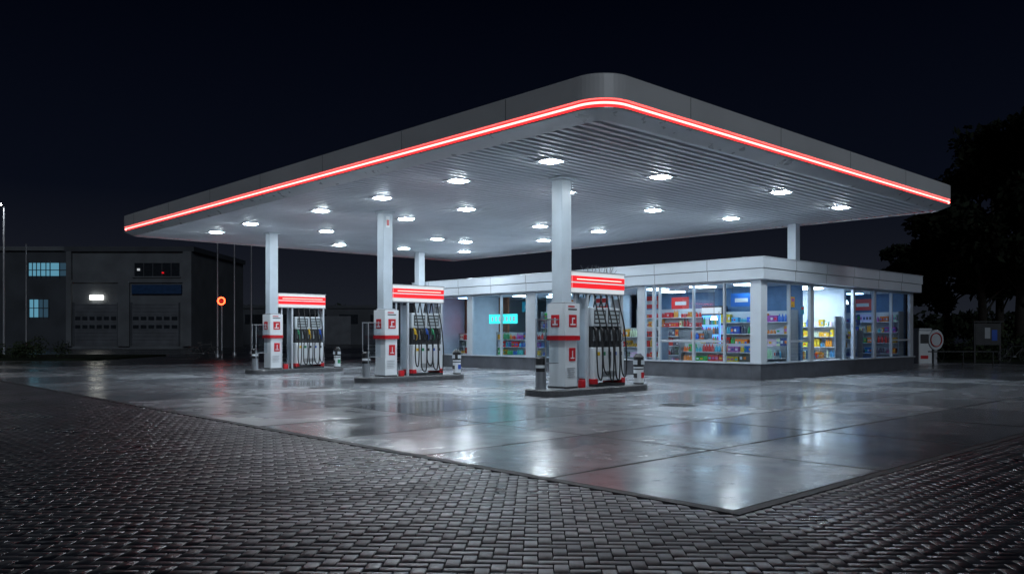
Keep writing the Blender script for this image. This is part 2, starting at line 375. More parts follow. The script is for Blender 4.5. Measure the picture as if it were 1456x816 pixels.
def dispenser(yb,cols,idx):
    e=empty('fuel_dispenser',(AC,yb,.15))
    b=MB(); b.box(-.17,.21,-.26,.22,0,1.78,'white'); b.box(-.155,.19,-.24,.20,1.78,1.84,'grey'); b.build('column_cabinet',e,bevel=.02)
    b=MB()
    b.box(-.21,.24,-.305,-.262,1.12,1.80,'white')
    b.box(-.22,.25,-.312,-.262,1.02,1.115,'red')
    b.box(-.215,-.172,-.26,.22,1.12,1.80,'white'); b.box(-.225,-.172,-.261,.23,1.02,1.115,'red')
    b.box(-.10,.14,-.312,-.306,1.30,1.56,'red'); b.box(-.05,.15,-.270,-.263,.58,.86,'red')
    b.box(-.223,-.216,-.14,.10,1.30,1.56,'red')
    b.build('sign_plates',e,bevel=.006)
    b=MB()
    b.box(-.06,.10,-.316,-.313,1.34,1.37,'white'); b.box(-.01,.02,-.316,-.313,1.37,1.50,'white'); b.box(.02,.08,-.316,-.313,1.47,1.50,'white')
    b.box(-.01,.11,-.274,-.271,.63,.655,'white'); b.box(.04,.065,-.274,-.271,.655,.80,'white')
    b.box(-.227,-.224,-.1,.06,1.34,1.37,'white'); b.box(-.227,-.224,-.04,0,1.37,1.5,'white')
    for i in range(5): b.box(-.11,.13-.03*(i%2),-.270,-.263,.24+.045*i,.252+.045*i,'grey')
    b.box(-.12,.15,-.3085,-.3055,1.66,1.69,'dark'); b.box(-.12,.08,-.3085,-.3055,1.72,1.75,'red')
    b.build('emblem',e)
    b=MB(); 
    for yy in(-.115,.165): b.add([(-.60,yy,.55),(-.22,yy,.55),(-.22,yy,1.45),(-.60,yy,1.45)],[(0,1,2,3)],'glassclear')
    b.build('side_screen',e)
    b=MB()
    for yy in(-.115,.165):
        b.box(-.62,-.60,yy-.01,yy+.01,0,1.47,'grey'); b.box(-.60,-.22,yy-.009,yy+.009,1.45,1.47,'grey'); b.box(-.60,-.22,yy-.009,yy+.009,.53,.55,'grey')
    b.build('screen_frame',e)
    b=MB()
    b.box(.75,1.78,-.27,.27,.12,.86,'white'); b.build('lower_cabinet',e,bevel=.02)
    b=MB(); b.box(.73,1.80,-.285,.285,0,.055,'dark'); b.box(.73,.86,-.287,.287,.056,.17,'red'); b.box(1.68,1.80,-.287,.287,.056,.17,'red'); b.box(.30,.44,-.30,-.2,0,.16,'red'); b.box(-.18,.22,-.275,.24,0,.04,'dark'); b.build('base_trim',e,bevel=.01)
    b=MB(); b.box(.77,1.76,-.17,.17,.86,1.32,'dark'); b.build('nozzle_bay',e)
    b=MB(); b.box(.75,1.78,-.2,.2,1.32,1.74,'white_d'); b.build('display_head',e,bevel=.02)
    b=MB()
    for s in(-1,1):
        def sy(a,c): return (min(s*a,s*c),max(s*a,s*c))
        y0,y1=sy(.201,.206)
        b.box(.83,1.22,y0,y1,1.38,1.68,'dark'); b.box(1.3,1.7,y0,y1,1.38,1.68,'dark')
        y0,y1=sy(.2065,.2085)
        for xa,xb in((.86,1.19),(1.33,1.67)):
            for k in range(3): b.box(xa,xb,y0,y1,1.41+.09*k,1.47+.09*k,'screen')
        y0,y1=sy(.271,.275)
        for i in range(5): b.box(.86+i*.19,.94+i*.19,y0,y1,.68,.76,['yellowp','greenp','dark','bluep','dark'][i])
        for k in range(6): b.box(1.0,1.5,y0,y1,.22+.02*k,.228+.02*k,'dark')
    b.build('panel_details',e)
    b=MB()
    for x in(.66,1.84):
        for yy in(-.14,.14): b.box(x-.03,x+.03,yy-.03,yy+.03,0,2.05,'frame')
        b.box(x-.012,x+.012,-.11,.11,.2,1.95,'frame')
    b.box(.28,.32,-.12,-.08,0,2.05,'frame')
    b.build('side_posts',e,bevel=.006)
    b=MB(); b.add([(.32,-.1,.1),(.63,-.1,.1),(.63,-.1,2.0),(.32,-.1,2.0)],[(0,1,2,3)],'glassclear'); b.build('glass_panel',e)
    b=MB(); b.box(.155,1.92,-.165,.165,2.05,2.50,'whitesign'); b.build('header_sign',e,bevel=.02)
    b=MB(); b.box(.14,1.935,-.18,.18,2.03,2.049,'grey'); b.box(.14,1.935,-.18,.18,2.501,2.52,'grey'); 
    b.build('header_trim',e)
    b=MB()
    for s in(-1,1):
        y0,y1=sorted((s*.166,s*.172))
        b.box(.16,1.915,y0,y1,2.285,2.41,'redsign'); b.box(.16,1.915,y0,y1,2.15,2.255,'redsign')
        y0,y1=sorted((s*.1725,s*.178)); b.box(.3,1.8,y0,y1,2.33,2.35,'redtube')
    b.box(.148,.154,-.16,.16,2.285,2.41,'redsign'); b.box(.148,.154,-.16,.16,2.15,2.255,'redsign')
    b.build('header_stripes',e)
    for s in(-1,1):
        hb=MB(); nb=MB()
        for i in range(5):
            x=.85+i*.205
            sw=random.uniform(-.05,.05); low=random.uniform(.1,.28)
            pts=[(x+.03,s*.15,2.03),(x+.03,s*.22,1.75),(x+.04+sw*.3,s*.33,1.3),(x+.06+sw,s*.38,.7),(x+.03+sw,s*.39,low+.05),(x-.03+sw*.5,s*.38,low),(x-.075,s*.36,low+.12),(x-.06,s*.32,.6),(x-.01,s*.27,.88),(x,s*.25,.98)]
            hb.tube(smooth(pts,6),.0165,'black',8)
            c=cols[i%len(cols)]
            nb.tube([(x,s*.25,.97),(x,s*.25,1.1),(x,s*.23,1.18)],[.022,.026,.034],'black',8)
            nb.tube(smooth([(x,s*.24,1.14),(x,s*.23,1.24),(x,s*.185,1.29),(x,s*.172,1.27)],4),[.036]*5+[.03]*5+[.018]*3,c,10)
            nb.tube(smooth([(x,s*.255,1.18),(x,s*.31,1.15),(x,s*.315,1.03),(x,s*.26,.98)],4),.009,c,6)
            nb.box(x-.03,x+.03,min(s*.172,s*.2),max(s*.172,s*.2),1.0,1.25,'white_d' if i%2 else 'grey')
        hb.build('hoses',e); nb.build('nozzles',e)
    if idx==0:
        b=MB()
        for i in range(34):
            x=.75+i*.03; 
            b.tube([(x,0,2.52),(x+random.uniform(-.09,.09),random.uniform(-.08,.08),2.60+random.random()*.09)],.004,'dark',4)
        b.tube([(.7,0,2.525),(1.8,0,2.525)],.012,'dark',5); b.build('bird_spikes',e)
nz=[['black'],['yellowp','black','bluep','greenp','black'],['greenp','black','yellowp','black','bluep']]
for i,yb in enumerate(BC):
    island(yb); dispenser(yb,nz[i],i)
    bollard(12.32,yb+.08); bin_(15.2,yb-.25,['red','bluep','greenp'][i])

# ------------------------------------------------------------------ shop
shop=empty('filling_station_shop',(26,20,0)); SL=Vector(shop.location)
def sc(mb,name,**kw):
    o=mb.build(name,**kw); o.parent=shop; o.location=-SL; return o
WX,WY=20.8,12.0; EX,EY=31.65,27.8
PH,GT,RT=.46,2.83,3.45
b=MB()
b.box(WX,EX,WY,WY+.3,0,PH,'plinth'); b.box(WX,WX+.3,WY+.3,EY,0,PH,'plinth'); sc(b,'plinth',bevel=.01)
b=MB(); b.box(WX-.05,EX+.03,WY-.05,WY+.32,PH+.001,PH+.035,'frame'); b.box(WX-.05,WX+.32,WY+.32,EY,PH+.001,PH+.035,'frame'); sc(b,'sill')
b=MB(); b.box(WX-.2,EX+.2,WY-.2,EY+.2,GT+.001,3.12,'shopfascia'); b.box(WX-.23,EX+.23,WY-.23,EY+.23,3.135,3.43,'shopfascia'); b.box(WX-.19,EX+.19,WY-.19,EY+.19,3.1195,3.136,'dark'); b.box(WX-.25,EX+.25,WY-.25,EY+.25,3.4305,3.455,'frame')
sc(b,'roof_fascia',bevel=.008)
b=MB()
for x in np.arange(WX+1.6,EX,1.9): b.box(x-.005,x+.005,WY-.234,WY-.229,3.14,3.425,'dark'); b.box(x-.005,x+.005,WY-.204,WY-.199,GT+.01,3.115,'dark')
for y in np.arange(WY+1.6,EY,1.9): b.box(WX-.234,WX-.229,y-.005,y+.005,3.14,3.425,'dark'); b.box(WX-.204,WX-.199,y-.005,y+.005,GT+.01,3.115,'dark')
sc(b,'fascia_joints')
b=MB(); b.box(WX+.3,EX-.2,WY+.3,EY-.2,.0,.12,'floor'); sc(b,'floor')
b=MB(); b.box(EX-.2,EX,WY+.3,EY,0,GT,'wallblue'); b.box(WX+.3,EX-.2,EY-.2,EY,0,GT,'wallin'); sc(b,'rear_walls')
b=MB()
b.box(WX-.02,WX+.32,WY-.02,WY+.32,PH+.036,GT,'shopfascia')
def vl(y,w=.06): b.box(WX+.02,WX+.12,y-w/2,y+w/2,PH+.036,GT,'frame')
def vf(x,w=.06): b.box(x-w/2,x+w/2,WY+.02,WY+.12,PH+.036,GT,'frame')
for y in(13.2,14.26,15.5): vl(y)
vl(15.72,.1); vl(16.2,.3); vl(17.1,.08); vl(18.2); vl(19.5); vl(21.2,.5); vl(22.8); vl(24.6,.3); vl(26.6,.12); vl(27.7,.2)
for x in(22.5,): vf(x)
vf(23.85,.22); vf(26.75,.14); vf(28.35,.16); vf(29.75); vf(31.5,.28)
for a_,c_ in((12.33,15.47),(16.36,17.06),(17.14,20.94),(21.46,24.44),(24.76,26.54)): b.box(WX+.03,WX+.11,a_,c_,GT-.07,GT-.001,'frame')
for a_,c_ in((13.24,15.46),): b.box(WX+.04,WX+.10,a_,c_,1.06,1.12,'frame')
for a_,c_ in((21.12,23.73),(23.97,26.67),(26.83,28.26),(28.44,31.35)): b.box(a_,c_,WY+.03,WY+.11,GT-.07,GT-.001,'frame')
b.box(22.54,23.73,WY+.04,WY+.10,1.06,1.12,'frame'); b.box(29.79,31.35,WY+.04,WY+.10,1.06,1.12,'frame')
sc(b,'window_frames',bevel=.006)
b=MB()
b.add([(WX+.065,12.33,PH+.04),(WX+.065,27.6,PH+.04),(WX+.065,27.6,GT-.01),(WX+.065,12.33,GT-.01)],[(3,2,1,0)],'glass')
b.add([(21.13,WY+.065,PH+.04),(31.36,WY+.065,PH+.04),(31.36,WY+.065,GT-.01),(21.13,WY+.065,GT-.01)],[(0,1,2,3)],'glass'); sc(b,'window_glass')
b=MB()
b.box(23.75,23.9,WY+.35,15.4,.121,GT-.02,'wallblue'); b.box(26.72,26.86,WY+.35,15.4,.121,GT-.02,'wallin'); b.box(23.9,26.72,15.25,15.4,.121,GT-.02,'wallin')
b.box(26.9,EX-.2,15.6,15.75,.121,GT-.02,'wallblue'); b.box(25.4,25.5,15.9,19.9,.121,GT-.02,'wallblue'); b.box(25.0,25.1,20,24.5,.121,GT-.02,'wallin')
b.box(23.0,23.1,24.75,27.5,.121,GT-.02,'wallbrown'); b.box(21.6,23.0,25.3,25.38,.121,GT-.02,'wallin')
sc(b,'partitions')
b=MB(); b.box(WX+.12,EX-.2,WY+.12,EY-.2,GT-.018,GT-.002,'wallin'); sc(b,'ceiling')
b=MB()
def cl(x,y,w,h,k): b.box(x-w/2,x+w/2,y-h/2,y+h/2,GT-.05,GT-.02,k)
for x,y in((22.3,13.3),(22.3,14.9),(22.4,16.8),(24.2,17.4),(22.4,18.8),(22.6,21.4),(23.8,20.3),(22.6,23.4),(24.0,22.9)): cl(x,y,.6,.6,'ceil')
cl(24.7,13.3,.5,1.2,'ceilb'); cl(25.7,13.3,.5,1.2,'ceilb')
for x,y in((28,13.6),(30.2,13.6),(22.1,26.3)): cl(x,y,.5,.5,'ceild')
sc(b,'ceiling_lights')
b=MB(); b.box(WX+.2,WX+.24,22.1,23.65,1.7,2.05,'teal'); sc(b,'lit_window_sign')
b=MB()
for i in range(7):
    y=22.2+i*.2; b.box(WX+.192,WX+.199,y,y+random.uniform(.06,.13),1.79,1.96,'white')
sc(b,'sign_lettering')
b=MB(); b.box(22.95,22.99,25.5,25.8,1.3,2.2,'warm'); b.box(22.95,22.99,26.2,26.5,.9,1.2,'warm'); b.box(22.95,22.99,25.9,26.4,1.6,1.8,'redsign'); b.box(22.95,22.99,26.7,27.2,1.2,2.1,'redsign'); sc(b,'warm_signs')
b=MB()
for x,y,z in((22.4,14.55,1.75),(24.1,17.0,2.3),(24.2,21.5,2.3),(28.2,13.0,2.35),(30.3,13.0,2.35)):  # low first one stands in for a bright reflection in the window
    b.cyl(x,y,z,z+.12,.11,.07,'spot',16); b.cyl(x,y,z+.121,z+.16,.08,.03,'dark',12); b.cyl(x,y,z+.16,GT-.02,.006,.006,'dark',6)
sc(b,'pendants_and_reflection')
b=MB()
PAL=[(.6,.03,.03),(.7,.4,.03),(.03,.15,.5),(.04,.35,.1),(.6,.63,.65),(.4,.1,.35),(.05,.35,.5),(.7,.2,.03),(.1,.1,.12),(.05,.1,.3),(.55,.6,.65)]
def poster_x(x,z,w,h,ci,yy=WY+.055):
    b.add([(x,yy,z),(x+w,yy,z),(x+w,yy,z+h),(x,yy,z+h)],[(0,1,2,3)],'goods',PAL[ci])
    b.add([(x+w*.15,yy-.003,z+h*.55),(x+w*.85,yy-.003,z+h*.55),(x+w*.85,yy-.003,z+h*.85),(x+w*.15,yy-.003,z+h*.85)],[(0,1,2,3)],'goods',PAL[(ci+4)%10])
    b.add([(x+w*.15,yy-.003,z+h*.12),(x+w*.6,yy-.003,z+h*.12),(x+w*.6,yy-.003,z+h*.2),(x+w*.15,yy-.003,z+h*.2)],[(0,1,2,3)],'goods',PAL[8])
poster_x(22.6,2.1,.22,.3,1); poster_x(23.2,1.9,.2,.25,6); poster_x(27.0,1.6,.25,.35,9)
sc(b,'window_posters')
# hanging promo banners inside
b=MB()
for (x,y,c1,c2) in((22.0,16.7,0,4),(22.0,18.9,0,4),(22.1,20.2,7,4),(21.9,22.4,6,4),(22.4,13.6,2,4),(23.2,16.4,0,4),(29.3,12.9,0,4)):
    b.box(x,x+.01,y-.35,y+.35,2.15,2.55,'goods',PAL[c1]); b.box(x-.004,x-.001,y-.25,y+.2,2.28,2.4,'goods',PAL[c2])
    for q in(-.3,.3): b.cyl(x+.005,y+q,2.55,GT-.02,.004,.004,'dark',5)
sc(b,'hanging_banners')

def goods_shelf(x,y,rot,Ln,Ht,rows,depth=.45,two=True,base=.12,pal=None):
    e=empty('display_shelf',(x,y,base),rot); b=MB()
    b.box(-Ln/2,Ln/2,-.015,.015,0,Ht,'white_d')
    for s in(-1,1): b.box(s*Ln/2-.015,s*Ln/2+.015,-depth/2,depth/2,0,Ht+.02,'grey')
    for r in range(rows):
        z=.08+r*(Ht-.05)/rows; b.box(-Ln/2+.02,Ln/2-.02,-depth/2,-.016,z-.02,z,'white')
        if two: b.box(-Ln/2+.02,Ln/2-.02,.016,depth/2,z-.02,z,'white')
    b.build('frame',e)
    g=MB(); pp=pal or PAL; rh=(Ht-.05)/rows
    for r in range(rows):
        z=.08+r*rh+.001
        for s in((-1,1) if two else(-1,)):
            xx=-Ln/2+.04
            while xx<Ln/2-.15:
                w=random.uniform(.05,.13); cnt=random.randint(1,4); c=random.choice(pp); c=tuple(min(.9,max(.01,v*random.uniform(.7,1.2))) for v in c); h=min(rh-.05,random.uniform(.12,.3)); kind=random.random()
                for q in range(cnt):
                    if xx+w>Ln/2-.03: break
                    ya=depth/2-.03-random.uniform(0,.03); 
                    y0,y1=sorted((s*ya,s*(ya-.14)))
                    if kind<.45:
                        cxx=xx+w/2; cyy=(y0+y1)/2; rad=min(w/2,.045)
                        g.tube([(cxx,cyy,z),(cxx,cyy,z+h*.65),(cxx,cyy,z+h*.8),(cxx,cyy,z+h)],[rad,rad,rad*.4,rad*.35],'goods',8)
                        for ii in range(1,8*3+3): g.c[-ii]=c
                        g.c[-1]=(.8,.8,.8)
                    else:
                        g.box(xx,xx+w,y0,y1,z,z+h,'goods',c)
                        yl=s*(ya+.002); g.add([(xx+w*.15,yl,z+h*.3),(xx+w*.85,yl,z+h*.3),(xx+w*.85,yl,z+h*.65),(xx+w*.15,yl,z+h*.65)],[(0,1,2,3)],'goods',random.choice(pp))
                    xx+=w+.006
                xx+=random.uniform(.0,.05)
    g.build('goods',e)
R90=math.pi/2
REDP=[(.6,.03,.03),(.6,.6,.6),(.5,.04,.04),(.6,.3,.05),(.1,.1,.12)]
WARMP=[(.8,.35,.03),(.8,.6,.05),(.75,.75,.7),(.7,.08,.03),(.1,.3,.6)]
goods_shelf(21.75,13.9,-R90,2.6,.9,3)
goods_shelf(23.45,13.65,-R90,2.5,1.9,5,two=False)
goods_shelf(22.4,12.75,0,1.6,.8,2)
goods_shelf(22.5,15.3,0,1.2,1.3,4)
goods_shelf(22.3,17.6,-R90,2.4,1.4,4,pal=REDP)
goods_shelf(25.15,17.8,-R90,3.6,2.1,6,two=False,pal=REDP)
goods_shelf(22.2,22.9,-R90,2.8,1.25,4)
goods_shelf(24.7,22.3,-R90,4.0,2.1,6,two=False)
goods_shelf(22.4,20.0,-R90,1.8,1.3,4,pal=REDP)
goods_shelf(25.3,14.9,0,2.4,1.35,4,two=False,pal=WARMP)
goods_shelf(26.48,13.4,-R90,1.9,1.75,5,two=False,pal=WARMP)
goods_shelf(24.9,12.7,0,1.6,.7,2,pal=WARMP)
goods_shelf(28.9,13.6,-R90,1.6,1.3,4,two=True); goods_shelf(31.2,13.5,-R90,2.4,2.0,5,two=False); goods_shelf(29.8,15.3,0,2.4,2.0,5,two=False)
goods_shelf(22.7,26.5,-R90,1.5,1.2,4,two=False,pal=REDP)
def fridge(x,y,rot):
    e=empty('drinks_fridge',(x,y,.12),rot); b=MB()
    b.box(-.4,.4,-.02,.3,0,2.1,'dark'); b.build('cabinet',e,bevel=.02)
    b=MB(); b.box(-.34,.34,-.06,-.03,.2,1.8,'bluescreen'); b.box(-.36,.36,-.07,-.02,1.85,2.05,'whitesign'); b.build('lit_door',e)
    g=MB()
    for r in range(5):
        xx=-.3
        while xx<.28:
            c=random.choice(PAL); g.tube([(xx,-.1,.25+r*.31),(xx,-.1,.42+r*.31),(xx,-.1,.5+r*.31)],[.03,.03,.012],'goods',8)
            for ii in range(1,19): g.c[-ii]=c
            xx+=.07
        g.box(-.33,.33,-.13,-.065,.235+r*.31,.248+r*.31,'goods',(.6,.6,.6))
    g.build('bottles',e)
fridge(25.2,16.4,-R90); fridge(23.3,15.2,-R90); fridge(27.6,15.2,0)
e=empty('service_counter',(25.1,14.0,.12)); b=MB(); b.box(-.6,.6,-.25,.25,0,.95,'white'); b.box(-.65,.65,-.3,.3,.951,.99,'grey'); b.build('counter',e,bevel=.01)
b=MB(); b.box(-.2,.15,-.03,.0,1.12,1.38,'dark'); b.box(-.17,.12,-.034,-.031,1.15,1.35,'bluescreen'); b.box(-.05,0,-.02,.02,.99,1.12,'dark'); b.build('monitor',e)

# ------------------------------------------------------------------ background: workshop building
def frame_obj(name,l,d): return empty(name,at(l,d,0),RZ)
D=75; k=D/1170
def lx(px): return (px-728)*k
def zy(py): return H+(475-py)*k
L0=lx(185)
wb=frame_obj('workshop_building',L0,D)
def bx(b,p0,p1,y0,y1,q0,q1,kk): b.box(lx(p0)-L0,lx(p1)-L0,y0,y1,zy(q0),zy(q1),kk)
b=MB(); b.box(lx(97)-L0,lx(275)-L0,0,14,-.03,zy(358),'render'); b.box(lx(-120)-L0,lx(97)-L0,3,14,-.03,zy(352),'render2'); b.build('walls',wb)
b=MB(); b.box(lx(94)-L0,lx(278)-L0,-.3,14.2,zy(358),zy(351),'render2'); b.box(lx(-120)-L0,lx(94)-L0,2.7,14.2,zy(352),zy(346),'render'); b.build('parapet',wb)
b=MB(); bx(b,263,275,-.4,0,492,358,'render'); bx(b,97,104,-.3,0,492,358,'render'); bx(b,170,186,-.25,0,492,400,'render'); bx(b,104,263,-.2,0,402,398,'render'); b.build('pilasters',wb)
b=MB(); bx(b,190,260,-.3,0,418,405,'blueband'); b.build('sign_band',wb)
b=MB()
for a0,a1 in((107,168),(189,255)):
    bx(b,a0,a1,-.06,0,491,432,'shutter')
    for q in range(432,489,5): bx(b,a0,a1,-.10,-.06,q+1.2,q,'shutter')
    bx(b,a0-2,a0,-.14,0,491,430,'render2'); bx(b,a1,a1+2,-.14,0,491,430,'render2')
    for q0,q1 in((450,455),(462,467)):
        for i in range(6):
            w=(a1-a0)/6; bx(b,a0+i*w+1.5,a0+(i+1)*w-1.5,-.12,-.101,q1,q0,'darkglass')
b.build('roller_doors',wb)
b=MB(); bx(b,192,256,-.05,0,393,374,'darkglass')
b.build('upper_windows',wb)
b=MB()
for p in list(range(192,257,13)): bx(b,p,p+1.0,-.1,-.05,393,374,'render2')
bx(b,190,258,-.15,0,395,393,'render')
b.build('window_mullions',wb)
b=MB(); bx(b,130,148,-.25,-.02,426,420,'lampdim'); b.build('lit_sign',wb)
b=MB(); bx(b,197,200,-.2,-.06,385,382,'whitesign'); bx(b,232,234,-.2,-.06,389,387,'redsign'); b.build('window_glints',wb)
b=MB(); 
for p in(15,33,47,61): 
    b.box(lx(p)-L0,lx(p+(16 if p==15 else 12))-L0,2.94,3,zy(389),zy(370),'cyanwin' if p<50 else 'dimwin')
for p in(16,30): b.box(lx(p)-L0,lx(p+13)-L0,2.94,3,zy(450),zy(424),'dimwin' if p>20 else 'cyanwin')
b.build('lit_windows',wb)
b=MB()
for p in(14,20,26,32.2,40,46,60,75): b.box(lx(p)-L0,lx(p+.8)-L0,2.86,2.94,zy(392),zy(367),'render2')
b.box(lx(14)-L0,lx(76)-L0,2.85,2.95,zy(381),zy(380),'render2'); b.box(lx(14)-L0,lx(46)-L0,2.85,2.95,zy(437),zy(436),'render2')
for p in(15,22,29.5,36,44): b.box(lx(p)-L0,lx(p+.8)-L0,2.86,2.94,zy(452),zy(423),'render2')
b.build('window_frames',wb)

hb=frame_obj('distant_warehouse',-22,105); b=MB(); b.box(-14,16,0,18,-.03,4.6,'render2'); b.box(-14.2,16.2,-.2,18.2,4.6,5.0,'render2'); b.build('walls',hb)
b=MB()
for i in range(7): b.box(-12+i*4,-9.6+i*4,-.08,0,2.6,3.8,'darkglass')
b.box(-2,1.5,-.12,0,0,3.6,'shutter'); b.build('openings',hb)

def street_lamp(l,d,h,kk='streetl'):
    e=frame_obj('street_lamp',l,d); b=MB()
    b.tube([(0,0,-.03),(0,0,1.2),(0,0,h)],[.11,.085,.05],'grey',10); b.tube(smooth([(0,0,h),(0,-.1,h+.1),(0.1,-.9,h+.15)],4),.04,'grey',8); b.build('pole',e)
    b=MB(); b.box(-.02,.42,-1.5,-.8,h+.1,h+.22,'grey'); b.build('head',e,bevel=.03)
    b=MB(); b.box(.03,.37,-1.45,-.85,h+.05,h+.098,kk); b.build('lens',e)
street_lamp(-33.0,53.5,9.5)
def mast(l,d,h):
    e=frame_obj('flag_pole',l,d); b=MB(); b.tube([(0,0,-.03),(0,0,h*.5),(0,0,h)],[.07,.055,.035],'grey',8); b.cyl(0,0,h,h+.08,.06,.02,'grey',10); b.cyl(0,0,-.03,.15,.14,.12,'grey',12); b.build('mast',e)
mast((310-728)/1170*48,48,6.6); mast((334-728)/1170*52,52,7.0); mast((358-728)/1170*56,56,7.5)
mast((38-728)/1170*60,60,7.8)
e=frame_obj('round_lit_sign',(316-728)/1170*46,46); b=MB(); b.tube([(0,0,-.03),(0,0,3.3)],.05,'grey',8); b.build('post',e)
b=MB(); b.tube([(.19*math.cos(a),-.08,3.15+.19*math.sin(a)) for a in np.linspace(0,2*math.pi,24,endpoint=False)],.04,'orange',8,closed=True); b.build('ring',e)
b=MB(); vs=[(.16*math.cos(a),-.05,3.15+.16*math.sin(a)) for a in np.linspace(0,2*math.pi,24,endpoint=False)]; b.add(vs,[tuple(range(24))],'dark'); b.box(-.1,.1,-.07,-.055,3.12,3.18,'redsign'); b.build('disc',e)

def bicycle(l,d,rot=0,z=0):
    e=empty('bicycle',at(l,d,z),RZ+rot); b=MB()
    for cx in(-.52,.52):
        b.tube([(cx+.33*math.cos(a),0,.34+.33*math.sin(a)) for a in np.linspace(0,2*math.pi,32,endpoint=False)],.016,'black',6,closed=True)
        b.tube([(cx+.30*math.cos(a),0,.34+.30*math.sin(a)) for a in np.linspace(0,2*math.pi,32,endpoint=False)],.008,'dark',6,closed=True)
        for i in range(12):
            a=i*math.pi/6; b.tube([(cx,0,.34),(cx+.3*math.cos(a),0,.34+.3*math.sin(a))],.0025,'grey',3)
    b.build('wheels',e); b=MB()
    F=[[(-.52,0,.34),(-.05,0,.32)],[(-.05,0,.32),(-.2,0,.85)],[(-.52,0,.34),(-.17,0,.76)],[(-.17,0,.76),(.34,0,.78)],[(-.05,0,.32),(.36,0,.7)],[(.33,0,.86),(.37,0,.66),(.52,0,.34)],[(.33,0,.86),(.31,0,.98)]]
    for f in F: b.tube(f,.017,'dark',6)
    b.build('frame',e); b=MB(); b.tube([(.2,-.28,1.0),(.3,-.12,.98),(.31,0,.98),(.3,.12,.98),(.2,.28,1.0)],.013,'black',6)
    b.box(-.32,-.1,-.06,.06,.85,.89,'black'); b.cyl(-.05,0,.3,.34,.09,.09,'grey',14); b.build('saddle_and_bars',e)
bicycle((291-728)/1170*42,42,.3); 
bicycle((1444-728)/1170*36,36,.15)

e=frame_obj('tyre_air_station',(1318-728)/1170*37,37); b=MB()
b.box(-.5,.1,-.3,.3,-.02,1.45,'white'); b.box(-.5,.1,-.32,.32,1.45,1.56,'white_d'); b.build('cabinet',e,bevel=.04)
b=MB(); vs=[]; n_=24
for yy in(-.55,-.31):
    for i in range(n_): a=2*math.pi*i/n_; vs.append((.25+.33*math.cos(a),yy+.2,1.05+.45*math.sin(a)))
b.add(vs,[(i,(i+1)%n_,n_+(i+1)%n_,n_+i) for i in range(n_)]+[tuple(range(n_)),tuple(range(n_,2*n_))[::-1]],'white_d'); b.build('hose_drum',e)
b=MB(); b.tube([(.25+.24*math.cos(a),-.37,1.05+.3*math.sin(a)) for a in np.linspace(0,2*math.pi,24,endpoint=False)],.025,'redp',6,closed=True)
b.box(.18,.32,-.3,-.1,-.02,.62,'grey'); b.box(-.42,-.08,-.34,-.325,.9,1.3,'dark'); b.box(-.42,-.08,-.306,-.301,.2,.35,'red'); b.tube(smooth([(.45,-.3,.9),(.6,-.35,.4),(.5,-.35,.1),(.3,-.4,.3)],6),.02,'black',6); b.build('fittings',e)
e=frame_obj('notice_board',(1404-728)/1170*38,38); b=MB(); b.box(-.62,-.55,-.04,.04,-.03,1.85,'dark'); b.box(.55,.62,-.04,.04,-.03,1.85,'dark'); b.box(-.545,.545,-.05,.05,.8,1.8,'dark'); b.box(-.7,.7,-.15,.15,1.851,1.9,'dark'); b.build('board',e)
b=MB(); 
for i in range(3): b.box(-.45+i*.32,-.2+i*.32,-.056,-.051,1.0+.1*(i%2),1.5+.1*(i%2),['dark','grey','bluep'][i])
b.build('notices',e)
e=frame_obj('steel_guard_rail',(1370-728)/1170*33,33); b=MB()
for x in(-1.2,0,1.2): b.tube([(x,0,-.03),(x,0,.6)],.025,'dark',8)
b.tube([(-1.4,0,.6),(1.4,0,.6)],.025,'dark',8); b.build('rails',e)

# ------------------------------------------------------------------ vegetation
def leaves_mesh(name,clumps,per,size,mk,flat=1.0,seed=1):
    r=np.random.default_rng(seed); C=np.array([c[:3] for c in clumps]); Rr=np.array([c[3] for c in clumps])
    n=len(clumps)*per; idx=np.repeat(np.arange(len(clumps)),per)
    dv=r.normal(size=(n,3)); dv/=np.linalg.norm(dv,axis=1)[:,None]; rad=Rr[idx]*(r.random(n)**.45)
    P=C[idx]+dv*rad[:,None]*np.array([1,1,flat])
    u=r.normal(size=(n,3)); u/=np.linalg.norm(u,axis=1)[:,None]; w=np.cross(u,r.normal(size=(n,3))); w/=np.linalg.norm(w,axis=1)[:,None]
    s=size*r.uniform(.6,1.4,n)[:,None]
    V=np.stack([P-u*s,P-w*s*.5,P+u*s,P+w*s*.5],1).reshape(-1,3)
    V[:,2]=np.maximum(V[:,2],-.02)
    me=bpy.data.meshes.new(name); me.vertices.add(n*4); me.vertices.foreach_set('co',V.ravel().astype(np.float32)); me.loops.add(n*4); me.loops.foreach_set('vertex_index',np.arange(n*4,dtype=np.int32))
    me.polygons.add(n); me.polygons.foreach_set('loop_start',np.arange(0,n*4,4,dtype=np.int32)); me.update(calc_edges=True); me.materials.append(M[mk]); return me
